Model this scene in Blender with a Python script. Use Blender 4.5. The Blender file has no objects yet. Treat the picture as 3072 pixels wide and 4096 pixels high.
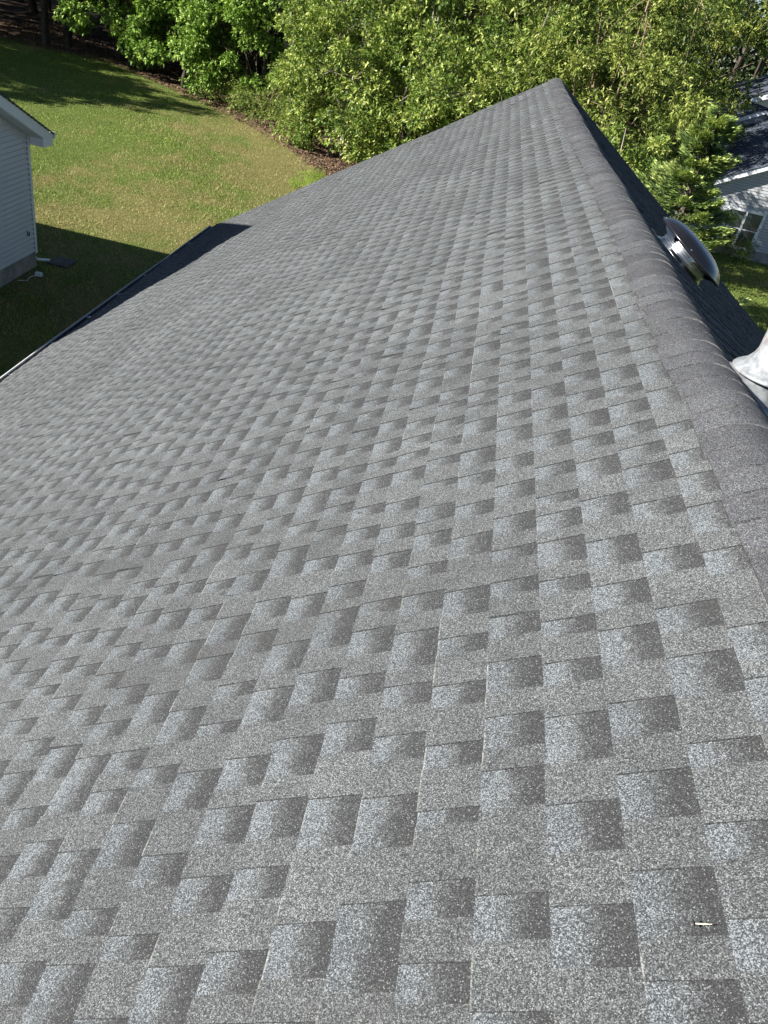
import bpy, math, random
import numpy as np
from mathutils import Vector, Matrix

# ---------------------------------------------------------------- camera, world, sun
scene = bpy.context.scene
COL = scene.collection
cam_d = bpy.data.cameras.new("camera")
cam = bpy.data.objects.new("camera", cam_d)
COL.objects.link(cam)
R3 = np.array([[.97244783, .23281608, -.01191179], [.14173807, -.54991126, .82310869], [.18508251, -.80211862, -.56775892]])
M = Matrix.Identity(4)
for r in range(3):
    M[r][0] = R3[r][0]; M[r][1] = -R3[r][1]; M[r][2] = -R3[r][2]
M[2][3] = 7.5
cam.matrix_world = M
cam_d.sensor_fit = 'VERTICAL'; cam_d.sensor_height = 36; cam_d.sensor_width = 27
cam_d.lens = 26.745; cam_d.clip_end = 1000; cam_d.clip_start = .05
scene.camera = cam

SUN = Vector((1, .472, -.575)).normalized()
world = bpy.data.worlds.new("World"); scene.world = world; world.use_nodes = True
wn = world.node_tree.nodes; bg = wn['Background']
sky = wn.new('ShaderNodeTexSky'); sky.sky_type = 'NISHITA'; sky.sun_disc = False
sky.sun_elevation = math.radians(27.5); sky.sun_rotation = math.radians(244.7); sky.air_density = .7; sky.dust_density = .2; sky.ozone_density = 1.5
world.node_tree.links.new(sky.outputs[0], bg.inputs[0]); bg.inputs[1].default_value = .05
sl = bpy.data.lights.new("sun", 'SUN'); sl.energy = 5.0; sl.angle = math.radians(.5); sl.color = (1, .965, .90)
so = bpy.data.objects.new("sun", sl); COL.objects.link(so); so.rotation_euler = SUN.to_track_quat('-Z', 'Y').to_euler()
scene.view_settings.view_transform = 'Standard'; scene.view_settings.look = 'None'
scene.view_settings.exposure = 1.38; scene.view_settings.gamma = 1

rnd = random.Random(7)
PI = math.pi

# ---------------------------------------------------------------- helpers
def tag(o, label=None, cat=None, group=None, kind=None):
    if label: o['label'] = label
    if cat: o['category'] = cat
    if group: o['group'] = group
    if kind: o['kind'] = kind
    return o

def empty(name, loc=(0, 0, 0), rz=0, parent=None):
    o = bpy.data.objects.new(name, None); COL.objects.link(o)
    o.location = loc; o.rotation_euler = (0, 0, rz); o.empty_display_size = .3
    if parent: o.parent = parent
    return o

def link(name, me, mat, parent=None, smooth=False):
    o = bpy.data.objects.new(name, me); COL.objects.link(o)
    if mat: me.materials.append(mat)
    if parent: o.parent = parent
    if smooth: me.polygons.foreach_set('use_smooth', [True] * len(me.polygons))
    return o

class MB:
    """collects vertices, faces and per-vertex float attributes"""
    def __init__(s): s.v = []; s.f = []; s.a = {}
    def add(s, vs, fs, **at):
        n = len(s.v); s.v.extend([tuple(p) for p in vs]); s.f.extend([tuple(i + n for i in f) for f in fs])
        for k in set(at) | set(s.a):
            l = s.a.setdefault(k, [0.0] * n); val = at.get(k, 0.0)
            l.extend(list(val) if hasattr(val, '__len__') else [val] * len(vs))
    def quad(s, a, b, c, d, **at): s.add([a, b, c, d], [(0, 1, 2, 3)], **at)
    def box(s, x0, x1, y0, y1, z0, z1, T=None, **at):
        vs = [Vector((x, y, z)) for z in (z0, z1) for y in (y0, y1) for x in (x0, x1)]
        if T: vs = [T(p) for p in vs]
        s.add(vs, [(0, 2, 3, 1), (4, 5, 7, 6), (0, 1, 5, 4), (2, 6, 7, 3), (0, 4, 6, 2), (1, 3, 7, 5)], **at)
    def tube(s, pts, rad, n=8, cap=True, **at):
        pts = [Vector(p) for p in pts]; rings = []
        up = Vector((.13, .27, .95)).normalized()
        for i, p in enumerate(pts):
            d = (pts[min(i + 1, len(pts) - 1)] - pts[max(i - 1, 0)]).normalized()
            u = d.cross(up)
            if u.length < .05: u = d.cross(Vector((1, 0, 0)))
            u.normalize(); w = d.cross(u); r = rad[i] if hasattr(rad, '__len__') else rad
            rings.append([p + (u * math.cos(2 * PI * k / n) + w * math.sin(2 * PI * k / n)) * r for k in range(n)])
        vs = [q for ring in rings for q in ring]
        fs = [(i * n + k, i * n + (k + 1) % n, (i + 1) * n + (k + 1) % n, (i + 1) * n + k) for i in range(len(pts) - 1) for k in range(n)]
        if cap: fs += [tuple(range(n))[::-1], tuple((len(pts) - 1) * n + k for k in range(n))]
        s.add(vs, fs, **at)
    def lathe(s, prof, n=40, T=None, a0=0, a1=2 * PI, **at):
        full = abs(a1 - a0 - 2 * PI) < 1e-6; m = n if full else n + 1
        vs = []
        for (r, z) in prof:
            for k in range(m):
                a = a0 + (a1 - a0) * k / n; p = Vector((r * math.cos(a), r * math.sin(a), z)); vs.append(T(p) if T else p)
        fs = [(i * m + k, i * m + (k + 1) % m, (i + 1) * m + (k + 1) % m, (i + 1) * m + k) for i in range(len(prof) - 1) for k in range(n)]
        s.add(vs, fs, **at)
    def build(s, name, mat, parent=None, smooth=False):
        me = bpy.data.meshes.new(name); me.from_pydata(s.v, [], s.f)
        for k, l in s.a.items():
            at = me.attributes.new(k, 'FLOAT', 'POINT'); at.data.foreach_set('value', l)
        me.update()
        return link(name, me, mat, parent, smooth)

def np_mesh(name, V, F, attrs):
    me = bpy.data.meshes.new(name); nv, nf, k = len(V), len(F), F.shape[1]
    me.vertices.add(nv); me.vertices.foreach_set('co', V.astype(np.float32).ravel())
    me.loops.add(nf * k); me.loops.foreach_set('vertex_index', F.astype(np.int32).ravel())
    me.polygons.add(nf); me.polygons.foreach_set('loop_start', np.arange(0, nf * k, k, dtype=np.int32))
    me.polygons.foreach_set('loop_total', np.full(nf, k, dtype=np.int32))
    me.update(calc_edges=True)
    for a, l in attrs.items():
        at = me.attributes.new(a, 'FLOAT', 'POINT'); at.data.foreach_set('value', l.astype(np.float32))
    return me

# ---------------------------------------------------------------- materials
class NT:
    def __init__(s, name, rough=.8, spec=.3, metal=0):
        s.m = bpy.data.materials.new(name); s.m.use_nodes = True; s.t = s.m.node_tree
        s.b = s.t.nodes['Principled BSDF']; s.out = s.t.nodes['Material Output']
        s.b.inputs['Roughness'].default_value = rough; s.b.inputs['Specular IOR Level'].default_value = spec
        s.b.inputs['Metallic'].default_value = metal
    def n(s, typ, **kw):
        nd = s.t.nodes.new(typ)
        for k, v in kw.items(): setattr(nd, k, v)
        return nd
    def l(s, a, b): s.t.links.new(a, b)
    def put(s, sock, v):
        if isinstance(v, bpy.types.NodeSocket): s.l(v, sock)
        else: sock.default_value = v
    def math(s, op, a, b=0.0, clamp=False):
        nd = s.n('ShaderNodeMath', operation=op, use_clamp=clamp); s.put(nd.inputs[0], a); s.put(nd.inputs[1], b); return nd.outputs[0]
    def rng(s, v, a, b, c, d):
        nd = s.n('ShaderNodeMapRange'); nd.interpolation_type = 'SMOOTHSTEP'
        for i, q in enumerate((v, a, b, c, d)): s.put(nd.inputs[i], q)
        return nd.outputs[0]
    def attr(s, name): nd = s.n('ShaderNodeAttribute', attribute_name=name); return nd.outputs['Fac']
    def co(s, scale=None):
        tc = s.n('ShaderNodeTexCoord').outputs['Object']
        if scale is None: return tc
        mp = s.n('ShaderNodeMapping'); mp.inputs['Scale'].default_value = scale; s.l(tc, mp.inputs[0]); return mp.outputs[0]
    def noise(s, scale, detail=3, rough=.55, vec=None):
        nd = s.n('ShaderNodeTexNoise'); nd.inputs['Scale'].default_value = scale; nd.inputs['Detail'].default_value = detail
        nd.inputs['Roughness'].default_value = rough; s.l(vec or s.co(), nd.inputs['Vector']); return nd.outputs['Fac']
    def vor(s, scale, out='Color', vec=None):
        nd = s.n('ShaderNodeTexVoronoi'); nd.inputs['Scale'].default_value = scale; s.l(vec or s.co(), nd.inputs['Vector']); return nd.outputs[out]
    def ramp(s, v, stops):
        nd = s.n('ShaderNodeValToRGB'); e = nd.color_ramp.elements
        while len(e) < len(stops): e.new(.5)
        for k, (p, c) in enumerate(stops): e[k].position = p; e[k].color = (*c, 1)
        s.put(nd.inputs[0], v); return nd.outputs[0]
    def mix(s, f, a, b, mode='MIX'):
        nd = s.n('ShaderNodeMix', data_type='RGBA', blend_type=mode); s.put(nd.inputs[0], f)
        for k, v in ((6, a), (7, b)):
            if isinstance(v, bpy.types.NodeSocket): s.l(v, nd.inputs[k])
            else: nd.inputs[k].default_value = (*v, 1)
        return nd.outputs[2]
    def color(s, c):
        if isinstance(c, bpy.types.NodeSocket): s.l(c, s.b.inputs['Base Color'])
        else: s.b.inputs['Base Color'].default_value = (*c, 1)
    def bump(s, h, strength=.4, dist=.01):
        nd = s.n('ShaderNodeBump'); nd.inputs['Strength'].default_value = strength; nd.inputs['Distance'].default_value = dist
        s.l(h, nd.inputs['Height']); s.l(nd.outputs[0], s.b.inputs['Normal'])

def mottled(name, c1, c2, scale=6, rough=.7, bump=None, spec=.3, metal=0, detail=4):
    t = NT(name, rough, spec, metal); f = t.noise(scale, detail)
    t.color(t.ramp(f, [(.3, c1), (.7, c2)]))
    if bump: t.bump(t.noise(bump[0], 3), bump[1], bump[2])
    return t.m

def shingle_mat(name, gran=520, tint=(1, 1, 1), bias=0.0, grit=True):
    t = NT(name, .92, .18)
    v, cut, tone, edge = t.attr('v'), t.attr('cut'), t.attr('tone'), t.attr('edge')
    sep = t.n('ShaderNodeSeparateColor'); t.l(t.vor(gran), sep.inputs[0]); g = sep.outputs[0]
    cl = t.noise(150, 2); blot = t.noise(9, 3); big = t.noise(.7, 3)
    wob = t.math('MULTIPLY', t.math('SUBTRACT', t.noise(34, 4, .7), .5), .6)
    vv = t.math('ADD', v, wob)
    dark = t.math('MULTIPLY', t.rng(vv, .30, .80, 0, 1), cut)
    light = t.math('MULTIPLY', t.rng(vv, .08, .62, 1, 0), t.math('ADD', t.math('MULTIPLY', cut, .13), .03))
    b = t.math('ADD', g, t.math('MULTIPLY', t.math('SUBTRACT', cl, .5), .30))
    b = t.math('ADD', b, t.math('MULTIPLY', t.math('SUBTRACT', blot, .5), .22))
    b = t.math('ADD', b, t.math('MULTIPLY', t.math('SUBTRACT', big, .5), .16))
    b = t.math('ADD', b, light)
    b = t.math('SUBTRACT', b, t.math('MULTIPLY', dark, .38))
    b = t.math('ADD', b, t.math('MULTIPLY', tone, .11))
    b = t.math('ADD', b, bias)
    c = t.ramp(b, [(.0, (.028, .028, .029)), (.3, (.043, .0435, .045)), (.6, (.079, .082, .083)), (.86, (.130, .136, .139)), (1, (.235, .245, .245))])
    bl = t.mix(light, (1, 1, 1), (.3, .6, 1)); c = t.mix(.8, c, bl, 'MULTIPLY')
    e = t.math('MULTIPLY', edge, t.math('MULTIPLY', t.rng(t.noise(5, 3), .46, .62, 0, 1), t.rng(t.noise(130, 2), .38, .58, .3, 1)))
    e = t.math('MAXIMUM', e, t.math('MULTIPLY', t.math('MULTIPLY', t.rng(v, .004, .032, .6, 0), t.math('MULTIPLY', t.rng(t.noise(2.6, 4, .7), .53, .61, 0, 1), t.rng(t.noise(120, 2), .4, .6, .2, 1))), t.math('SUBTRACT', 1.0, edge)))
    c = t.mix(e, c, (.36, .355, .32))  # pale course edges: lighter granules plus a painted sunlit highlight
    wg = t.n('ShaderNodeSeparateColor'); t.l(t.vor(gran * .95), wg.inputs[0]); c = t.mix(t.rng(wg.outputs[1], .955, .975, 0, .6), c, (.27, .28, .27))
    scf = t.noise(11, 5, .75, t.co((1.0, .16, 1.0))); c = t.mix(t.rng(scf, .70, .76, 0, .35), c, (.26, .255, .23))
    spt = t.vor(5, 'Distance'); c = t.mix(t.rng(spt, .035, .06, .55, 0), c, (.03, .03, .028))
    stn = t.noise(1.6, 5, .65, t.co((.5, 1.6, .5))); c = t.mix(t.rng(stn, .52, .72, 0, .30), c, (.050, .050, .048))
    c = t.mix(1, c, tint, 'MULTIPLY')
    t.color(c)
    if grit: t.bump(t.vor(gran * .8, 'Distance'), .45, .0018)
    return t.m

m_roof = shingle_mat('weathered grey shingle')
m_back = shingle_mat('shaded grey shingle back', tint=(.8, .8, .86))  # same shingle, tinted darker and bluer to paint the slope's shade
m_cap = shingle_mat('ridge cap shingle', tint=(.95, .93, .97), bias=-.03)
m_roof_dark = shingle_mat('slate grey shingle', tint=(.66, .74, .90), bias=.12, grit=False)
m_white = mottled('white painted trim', (.70, .71, .73), (.78, .79, .80), 3, .45)
m_gutter = mottled('white aluminium gutter', (.62, .64, .66), (.78, .79, .80), 5, .35)
m_gut_in = mottled('dark gutter trough', (.05, .05, .05), (.16, .16, .15), 12, .8)  # dark mottled inside of the gutter
m_side_l = mottled('pale grey vinyl siding', (.55, .56, .59), (.61, .62, .65), 1.2, .55)
m_side_r = mottled('beige vinyl siding', (.38, .385, .40), (.44, .445, .46), 1.5, .55)
m_conc = mottled('foundation concrete', (.20, .19, .17), (.36, .34, .31), 4, .9, (40, .4, .01))
m_dark = mottled('dark void', (.01, .01, .01), (.02, .02, .02), 9, .9)
m_galv = NT('galvanised steel', .28, .5, 1)
m_galv.color(m_galv.ramp(m_galv.vor(28), [(.2, (.50, .52, .55)), (.8, (.80, .82, .84))])); m_galv.bump(m_galv.noise(9, 2), .15, .01); m_galv = m_galv.m
m_flash = NT('weathered galvanised flashing', .55, .5, .25)
m_flash.color(m_flash.mix(m_flash.rng(m_flash.noise(14, 4), .6, .75, 0, .5), m_flash.ramp(m_flash.noise(35, 4), [(.35, (.16, .17, .18)), (.65, (.30, .31, .32))]), (.24, .13, .08)))
m_flash = m_flash.m
m_lid = NT('dark brown painted dome', .22, .5); m_lid.color(m_lid.ramp(m_lid.noise(4, 4), [(.3, (.010, .010, .012)), (.7, (.017, .016, .018))])); m_lid.bump(m_lid.noise(6, 2), .08, .02); m_lid = m_lid.m
m_rust = mottled('bronze lid rim', (.016, .012, .011), (.045, .028, .020), 12, .4)
m_glass = NT('window glass', .08, .6); m_glass.color(m_glass.ramp(m_glass.noise(1.5, 2), [(.3, (.03, .04, .045)), (.7, (.09, .11, .11))])); m_glass = m_glass.m
m_seal = mottled('dry white sealant', (.5, .48, .40), (.7, .68, .6), 30, .7)
m_nail = mottled('pale nail shank', (.55, .48, .33), (.75, .68, .5), 60, .5)

def bark_mat(name, c1, c2):
    t = NT(name, .9, .1); f = t.noise(3, 6, .65, t.co((1, 1, .25))); t.color(t.ramp(f, [(.35, c1), (.65, c2)])); t.bump(t.noise(14, 4, .6, t.co((1, 1, .2))), .6, .03); return t.m
m_bark = bark_mat('dark furrowed bark', (.030, .024, .019), (.11, .09, .07))
m_bark_pale = bark_mat('pale grey bark', (.14, .12, .10), (.36, .31, .26))
m_bark_warm = bark_mat('tan stem bark', (.16, .11, .075), (.34, .25, .17))

def leaf_mat(name, stops, transl=.2, rough=.52, spec=.3):
    t = NT(name, rough, spec); f = t.math('ADD', t.attr('tone'), t.math('MULTIPLY', t.math('SUBTRACT', t.noise(.8, 2), .5), .35))
    c = t.ramp(f, stops); t.color(c)
    tr = t.n('ShaderNodeBsdfTranslucent'); t.l(t.mix(1, c, (1.25, 1.35, .7), 'MULTIPLY'), tr.inputs[0])
    mx = t.n('ShaderNodeMixShader'); mx.inputs[0].default_value = transl
    t.l(t.b.outputs[0], mx.inputs[1]); t.l(tr.outputs[0], mx.inputs[2]); t.l(mx.outputs[0], t.out.inputs[0]); return t.m
m_oak = leaf_mat('oak leaves', [(.05, (.045, .095, .020)), (.4, (.16, .27, .045)), (.7, (.32, .44, .10)), (1, (.46, .54, .20))])
m_laurel = leaf_mat('glossy laurel leaves', [(.05, (.035, .070, .016)), (.35, (.12, .19, .034)), (.6, (.32, .38, .085)), (1, (.58, .60, .24))], .16, .5, .3)
m_olive = leaf_mat('olive willow leaves', [(.05, (.035, .058, .014)), (.38, (.13, .18, .034)), (.65, (.30, .33, .075)), (1, (.52, .51, .20))], .16, .5, .3)
m_pine = leaf_mat('pine needles', [(.05, (.020, .034, .014)), (.6, (.050, .075, .026)), (1, (.12, .14, .05))], .15, .6)
m_cyp = leaf_mat('cypress sprays', [(.1, (.03, .06, .02)), (.4, (.13, .20, .05)), (.7, (.38, .46, .14)), (1, (.58, .62, .26))], .12, .6)
m_wood = leaf_mat('distant wood leaves', [(.1, (.014, .026, .010)), (.6, (.035, .060, .018)), (1, (.09, .13, .035))], .2, .5)
m_litter = mottled('fallen leaves', (.09, .055, .03), (.30, .19, .12), 3, .9)

def lawn_mat(name, leafy=False):
    t = NT(name, .95, .1)
    big = t.noise(.16, 4, .6); mid = t.noise(1.3, 5, .6); fine = t.noise(16, 4, .7)
    sx_ = t.n('ShaderNodeSeparateXYZ'); t.l(t.co(), sx_.inputs[0])
    loc_ = t.math('MULTIPLY', t.math('MULTIPLY', t.rng(sx_.outputs[0], -17, -8, -.08, .16), t.rng(sx_.outputs[0], 0, 4, 1, -.3)), t.rng(sx_.outputs[1], 20, 32, 0, 1))
    base = t.mix(t.rng(t.math('ADD', t.math('ADD', big, t.math('MULTIPLY', mid, .45)), loc_), .66, .88, 0, 1), (.125, .175, .032), (.26, .22, .08))
    c = t.mix(t.rng(fine, .35, .68, 0, 1), t.mix(.55, base, (.018, .030, .008)), t.mix(.35, base, (.20, .21, .08)))
    if leafy:
        c = t.mix(t.rng(mid, .4, .6, 0, 1), t.ramp(t.noise(22, 5, .7), [(.3, (.012, .009, .007)), (.7, (.07, .048, .034))]), t.ramp(fine, [(.3, (.02, .015, .011)), (.7, (.11, .075, .055))]))
    t.color(c); t.bump(fine, .8, .06); return t.m
m_lawn = lawn_mat('lawn'); m_floor = lawn_mat('woodland floor', True)
t = NT('grass blades', .6, .3)
pos = t.co(); bg_ = t.noise(.16, 4, .6, pos); md_ = t.noise(1.3, 5, .6, pos)
sx_ = t.n('ShaderNodeSeparateXYZ'); t.l(pos, sx_.inputs[0])
loc_ = t.math('MULTIPLY', t.math('MULTIPLY', t.rng(sx_.outputs[0], -17, -8, -.08, .16), t.rng(sx_.outputs[0], 0, 4, 1, -.3)), t.rng(sx_.outputs[1], 20, 32, 0, 1))
dry = t.rng(t.math('ADD', t.math('ADD', bg_, t.math('MULTIPLY', md_, .45)), loc_), .66, .88, 0, 1)
gc = t.mix(dry, t.ramp(t.attr('tone'), [(0, (.07, .11, .018)), (.5, (.23, .31, .055)), (1, (.46, .50, .15))]), t.ramp(t.attr('tone'), [(0, (.13, .12, .04)), (.5, (.34, .31, .115)), (1, (.60, .53, .26))]))
t.color(gc); tr = t.n('ShaderNodeBsdfTranslucent'); t.l(gc, tr.inputs[0]); mx = t.n('ShaderNodeMixShader'); mx.inputs[0].default_value = .3
t.l(t.b.outputs[0], mx.inputs[1]); t.l(tr.outputs[0], mx.inputs[2]); t.l(mx.outputs[0], t.out.inputs[0]); m_grass = t.m

# ---------------------------------------------------------------- ground
def hgt(x, y): return .06 * math.sin(x * .21 + 1) * math.sin(y * .17) + .03 * math.sin(x * .7 + y * .5)
g = MB(); xs = [-400, -200, -100] + [-60 + 2 * k for k in range(61)] + [100, 200, 400]; ys = [-200, -100, -50] + [-20 + 2 * k for k in range(61)] + [150, 250, 500]
vs = [(x, y, hgt(x, y) if -60 <= x <= 60 and -20 <= y <= 100 else 0) for y in ys for x in xs]; n = len(xs)
g.add(vs, [(j * n + i, j * n + i + 1, (j + 1) * n + i + 1, (j + 1) * n + i) for j in range(len(ys) - 1) for i in range(n - 1)])
tag(g.build('lawn', m_lawn, smooth=True), kind='structure')

# woodland floor: a sheet with a ragged front edge
edge = [(-70, 50), (-40, 51.5), (-30.7, 51.5), (-26.7, 50.9), (-23.5, 51.6), (-20.1, 49.5), (-16, 46.4), (-11.8, 42.6), (-8.8, 39.0), (-6.6, 35.6), (-3, 33), (1, 30), (5, 28), (8.3, 33), (9.5, 50), (13, 66), (60, 70)]
fx = np.arange(-70, 60, .5); er = np.interp(fx, [e[0] for e in edge], [e[1] for e in edge])
er = er + .35 * np.sin(fx * 3.1) + .25 * np.sin(fx * 7.7 + 1) + np.array([rnd.uniform(-.35, .35) for _ in fx])
g = MB(); N = 24; vs = []
for x, e0 in zip(fx, er):
    for k in range(N):
        y = e0 + (120 - e0) * (k / (N - 1)) ** 1.6; vs.append((x, y, (hgt(x, y) if y < 100 else 0) + .03 + (0 if k else -.028)))
g.add(vs, [(i * N + k, (i + 1) * N + k, (i + 1) * N + k + 1, i * N + k + 1) for i in range(len(fx) - 1) for k in range(N - 1)])
tag(g.build('forest_floor', m_floor, smooth=True), kind='structure')

rs = np.random.RandomState(3)
def scatter_blades(n, x0, x1, y0, y1, h, w, ok, seed):
    r = np.random.RandomState(seed); x = r.uniform(x0, x1, n); y = y0 + (y1 - y0) * r.uniform(0, 1, n) ** 1.15
    k = ok(x, y); x, y = x[k], y[k]; n = len(x)
    z = .06 * np.sin(x * .21 + 1) * np.sin(y * .17) + .03 * np.sin(x * .7 + y * .5) - .02
    a = r.uniform(0, 2 * PI, n); H = h * r.uniform(.5, 1.3, n); W = w * r.uniform(.6, 1.3, n); la = r.uniform(0, 2 * PI, n); ln = H * r.uniform(.1, .9, n)
    V = np.zeros((n, 3, 3)); V[:, 0] = np.stack([x - W * np.cos(a), y - W * np.sin(a), z], 1); V[:, 1] = np.stack([x + W * np.cos(a), y + W * np.sin(a), z], 1)
    V[:, 2] = np.stack([x + ln * np.cos(la), y + ln * np.sin(la), z + H], 1)
    patch = .5 + .25 * np.sin(x * .9 + np.sin(y * .8) * 2) * np.sin(y * 1.1 + x * .3)
    tone = np.clip(.6 * r.uniform(0, 1, n) ** 1.3 + .4 * patch, 0, 1)
    return V.reshape(-1, 3), np.arange(n * 3).reshape(-1, 3), np.repeat(tone, 3)
def lawn_ok(x, y): return (y < np.interp(x, [e[0] for e in edge], [e[1] for e in edge]) + .3) & ~((x < -10) & (y < 18)) & ~((x > -4.7) & (x < 6.6) & (y < 15.3))
V1, F1, T1 = scatter_blades(330000, -31, -4, 14, 52, .075, .013, lawn_ok, 1)
V2, F2, T2 = scatter_blades(50000, 6.5, 15, 22, 38, .09, .013, lambda x, y: (y < 37.2), 2)
tag(link('grass', np_mesh('grass', np.vstack([V1, V2]), np.vstack([F1, F2 + len(V1)]), {'tone': np.hstack([T1, T2])}), m_grass), 'short mown grass blades, green with dry straw patches', 'grass', kind='stuff')

def litter(n, seed):
    r = np.random.RandomState(seed); x = r.uniform(-34, 4, n); e0 = np.interp(x, [e[0] for e in edge], [e[1] for e in edge])
    y = e0 + np.abs(r.normal(0, 1, n)) * 6 - .8; z = .06 * np.sin(x * .21 + 1) * np.sin(y * .17) + .03 * np.sin(x * .7 + y * .5) + .05
    a = r.uniform(0, 2 * PI, n); L = r.uniform(.03, .08, n); V = np.zeros((n, 4, 3))
    for k, (u, v) in enumerate(((-1, 0), (0, -.6), (1, 0), (0, .6))):
        V[:, k] = np.stack([x + L * (u * np.cos(a) - v * np.sin(a)), y + L * (u * np.sin(a) + v * np.cos(a)), z + r.uniform(-.02, .03, n)], 1)
    return np_mesh('leaf_litter', V.reshape(-1, 3), np.arange(n * 4).reshape(-1, 4), {})
tag(link('leaf_litter', litter(40000, 5), m_litter), 'brown fallen leaves scattered along the edge of the wood', 'leaf litter', kind='stuff')

# ---------------------------------------------------------------- the grey shingled house under the camera
TH = math.radians(32.9); C_, S_ = math.cos(TH), math.sin(TH); E_ = .143
RX, RZ = 1.04, 6.573
Y0, Y1 = -4.0, 15.72
def wave(y, s):
    return .006 * math.sin(y * 1.3 + s * .5) + .005 * math.sin(y * 2.9 - s * 1.7 + 1) + .003 * math.sin(y * 6.1 + s * 4.0) + .012 * math.sin(y * .42 + .6) * math.exp(-s * .35)
def P(side, s, y, h):            # side -1 = front (left) slope, +1 = back slope
    h += wave(y, s); return (RX + side * (s * C_ + h * S_), y, RZ - s * S_ + h * C_)

house = empty('house', (0, 0, 0)); tag(house, 'house whose long grey shingled gable roof fills the foreground under the viewer', 'house')

def slope(side, seed, mat, name):
    r = random.Random(seed); mb = MB()
    for ci in range(-43, 6):
        s0 = (6.887 - ci) * E_; s1 = max(s0 - E_ - .012, .118)
        y = Y0 - r.uniform(0, .3); cutn = r.random() < .5; shl = y; base = r.uniform(-.25, .25)
        jog = r.uniform(-.002, .002)
        while y < Y1:
            L = r.uniform(.06, .135) if cutn else r.uniform(.05, .13)
            if r.random() < .06: L *= 1.5
            if cutn and r.random() < .05: L *= .5
            y2 = min(y + L, Y1 + r.uniform(-.004, .004))
            if y - shl > 1.0: shl = y; base = r.uniform(-.45, .45); jog = r.uniform(-.003, .003)
            tone = base + r.uniform(-.22, .22) + (0 if cutn else -.10)
            hb = .0052 if cutn else .0098
            ht = .0 if cutn else .0035
            lift = r.uniform(.004, .012) if r.random() < .035 else 0
            sb = s0 + jog; ya = max(y, Y0)
            if y2 > Y0:
                a, b = P(side, sb, ya, hb + lift), P(side, sb, y2, hb + lift * .3); c, d = P(side, s1, y2, ht), P(side, s1, ya, ht)
                quads = [a, b, c, d]
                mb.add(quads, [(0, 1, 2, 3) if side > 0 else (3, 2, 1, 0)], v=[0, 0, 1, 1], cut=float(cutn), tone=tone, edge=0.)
                mb.quad(P(side, sb, ya, -.006), P(side, sb, y2, -.006), b, a, v=0., cut=0., tone=tone, edge=1.)
                if not cutn:
                    for yy, q, w in ((ya, a, d), (y2, b, c)):
                        mb.quad(P(side, sb, yy, -.002), P(side, s1, yy, -.002), w, q, v=.5, cut=0., tone=-.8, edge=0.)
            y = y2; cutn = not cutn
            if y2 >= Y1 - .01: break
    # deck underneath and rake end
    sE = 7.134
    mb.quad(P(side, .08, Y0, -.045), P(side, sE, Y0, -.045), P(side, sE, Y1 - .01, -.045), P(side, .08, Y1 - .01, -.045), v=.5, cut=0., tone=-.5, edge=0.)
    o = mb.build(name, mat, house); return o
slope(-1, 11, m_roof, 'roof_slope')
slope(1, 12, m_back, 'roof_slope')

# ridge cap: overlapping bent shingles, butts towards the viewer
mb = MB(); r = random.Random(5); rad = .165; tl = rad * math.tan(TH); NP = 15
def cap_pt(a, y, h):
    """a = signed arc length across the ridge"""
    w = wave(y, 0); arc = rad * TH; aa = abs(a); sg = 1 if a >= 0 else -1
    cz = RZ + .018 - rad / math.cos(TH) ; rr = rad + h
    if aa <= arc:
        ph = aa / rad; x = rr * math.sin(ph); z = cz + rr * math.cos(ph)
    else:
        d = aa - arc; x = rr * math.sin(TH) + d * C_; z = cz + rr * math.cos(TH) - d * S_
    return (RX + sg * x, y, z + w)
y = Y0; k = 0
while y < Y1:
    L = .128 + r.uniform(-.006, .006); y2 = min(y + L + .012, Y1 + .01); tone = r.uniform(-.75, .35) + (-.9 if r.random() < .16 else 0)
    wl = .174 + r.uniform(-.012, .010); wr = .172 + r.uniform(-.01, .01); sk = r.uniform(-.012, .012)
    hb = .0048 + r.uniform(0, .004)
    As = [-wl + (wl + wr) * q / (NP - 1) for q in range(NP)]
    front = [cap_pt(a, y + sk * a * 6, hb * (1 if a < .04 else max(.15, 1 - (a - .04) * 14))) for a in As]; back = [cap_pt(a, y2 + sk * a * 6, .001) for a in As]; low = [cap_pt(a, y + sk * a * 6, -.03) for a in As]
    mb.add(front + back, [(q, q + 1, NP + q + 1, NP + q) for q in range(NP - 1)], v=[.3] * NP + [.5] * NP, cut=0., tone=tone, edge=0.)
    mb.add(low + front, [(q, q + 1, NP + q + 1, NP + q) for q in range(NP - 1)], v=0., cut=0., tone=.6, edge=.4)  # butts coloured paler, painting the thin sunlit arcs
    for q in (0, NP - 1):
        lo = cap_pt(As[q], y + sk * As[q] * 6, -.04); lo2 = cap_pt(As[q], y2 + sk * As[q] * 6, -.04)
        mb.add([front[q], back[q], lo2, lo], [(0, 1, 2, 3)], v=.5, cut=0., tone=-.9, edge=0.)
    y += L
mb.build('ridge_cap', m_cap, house, smooth=True)

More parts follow.
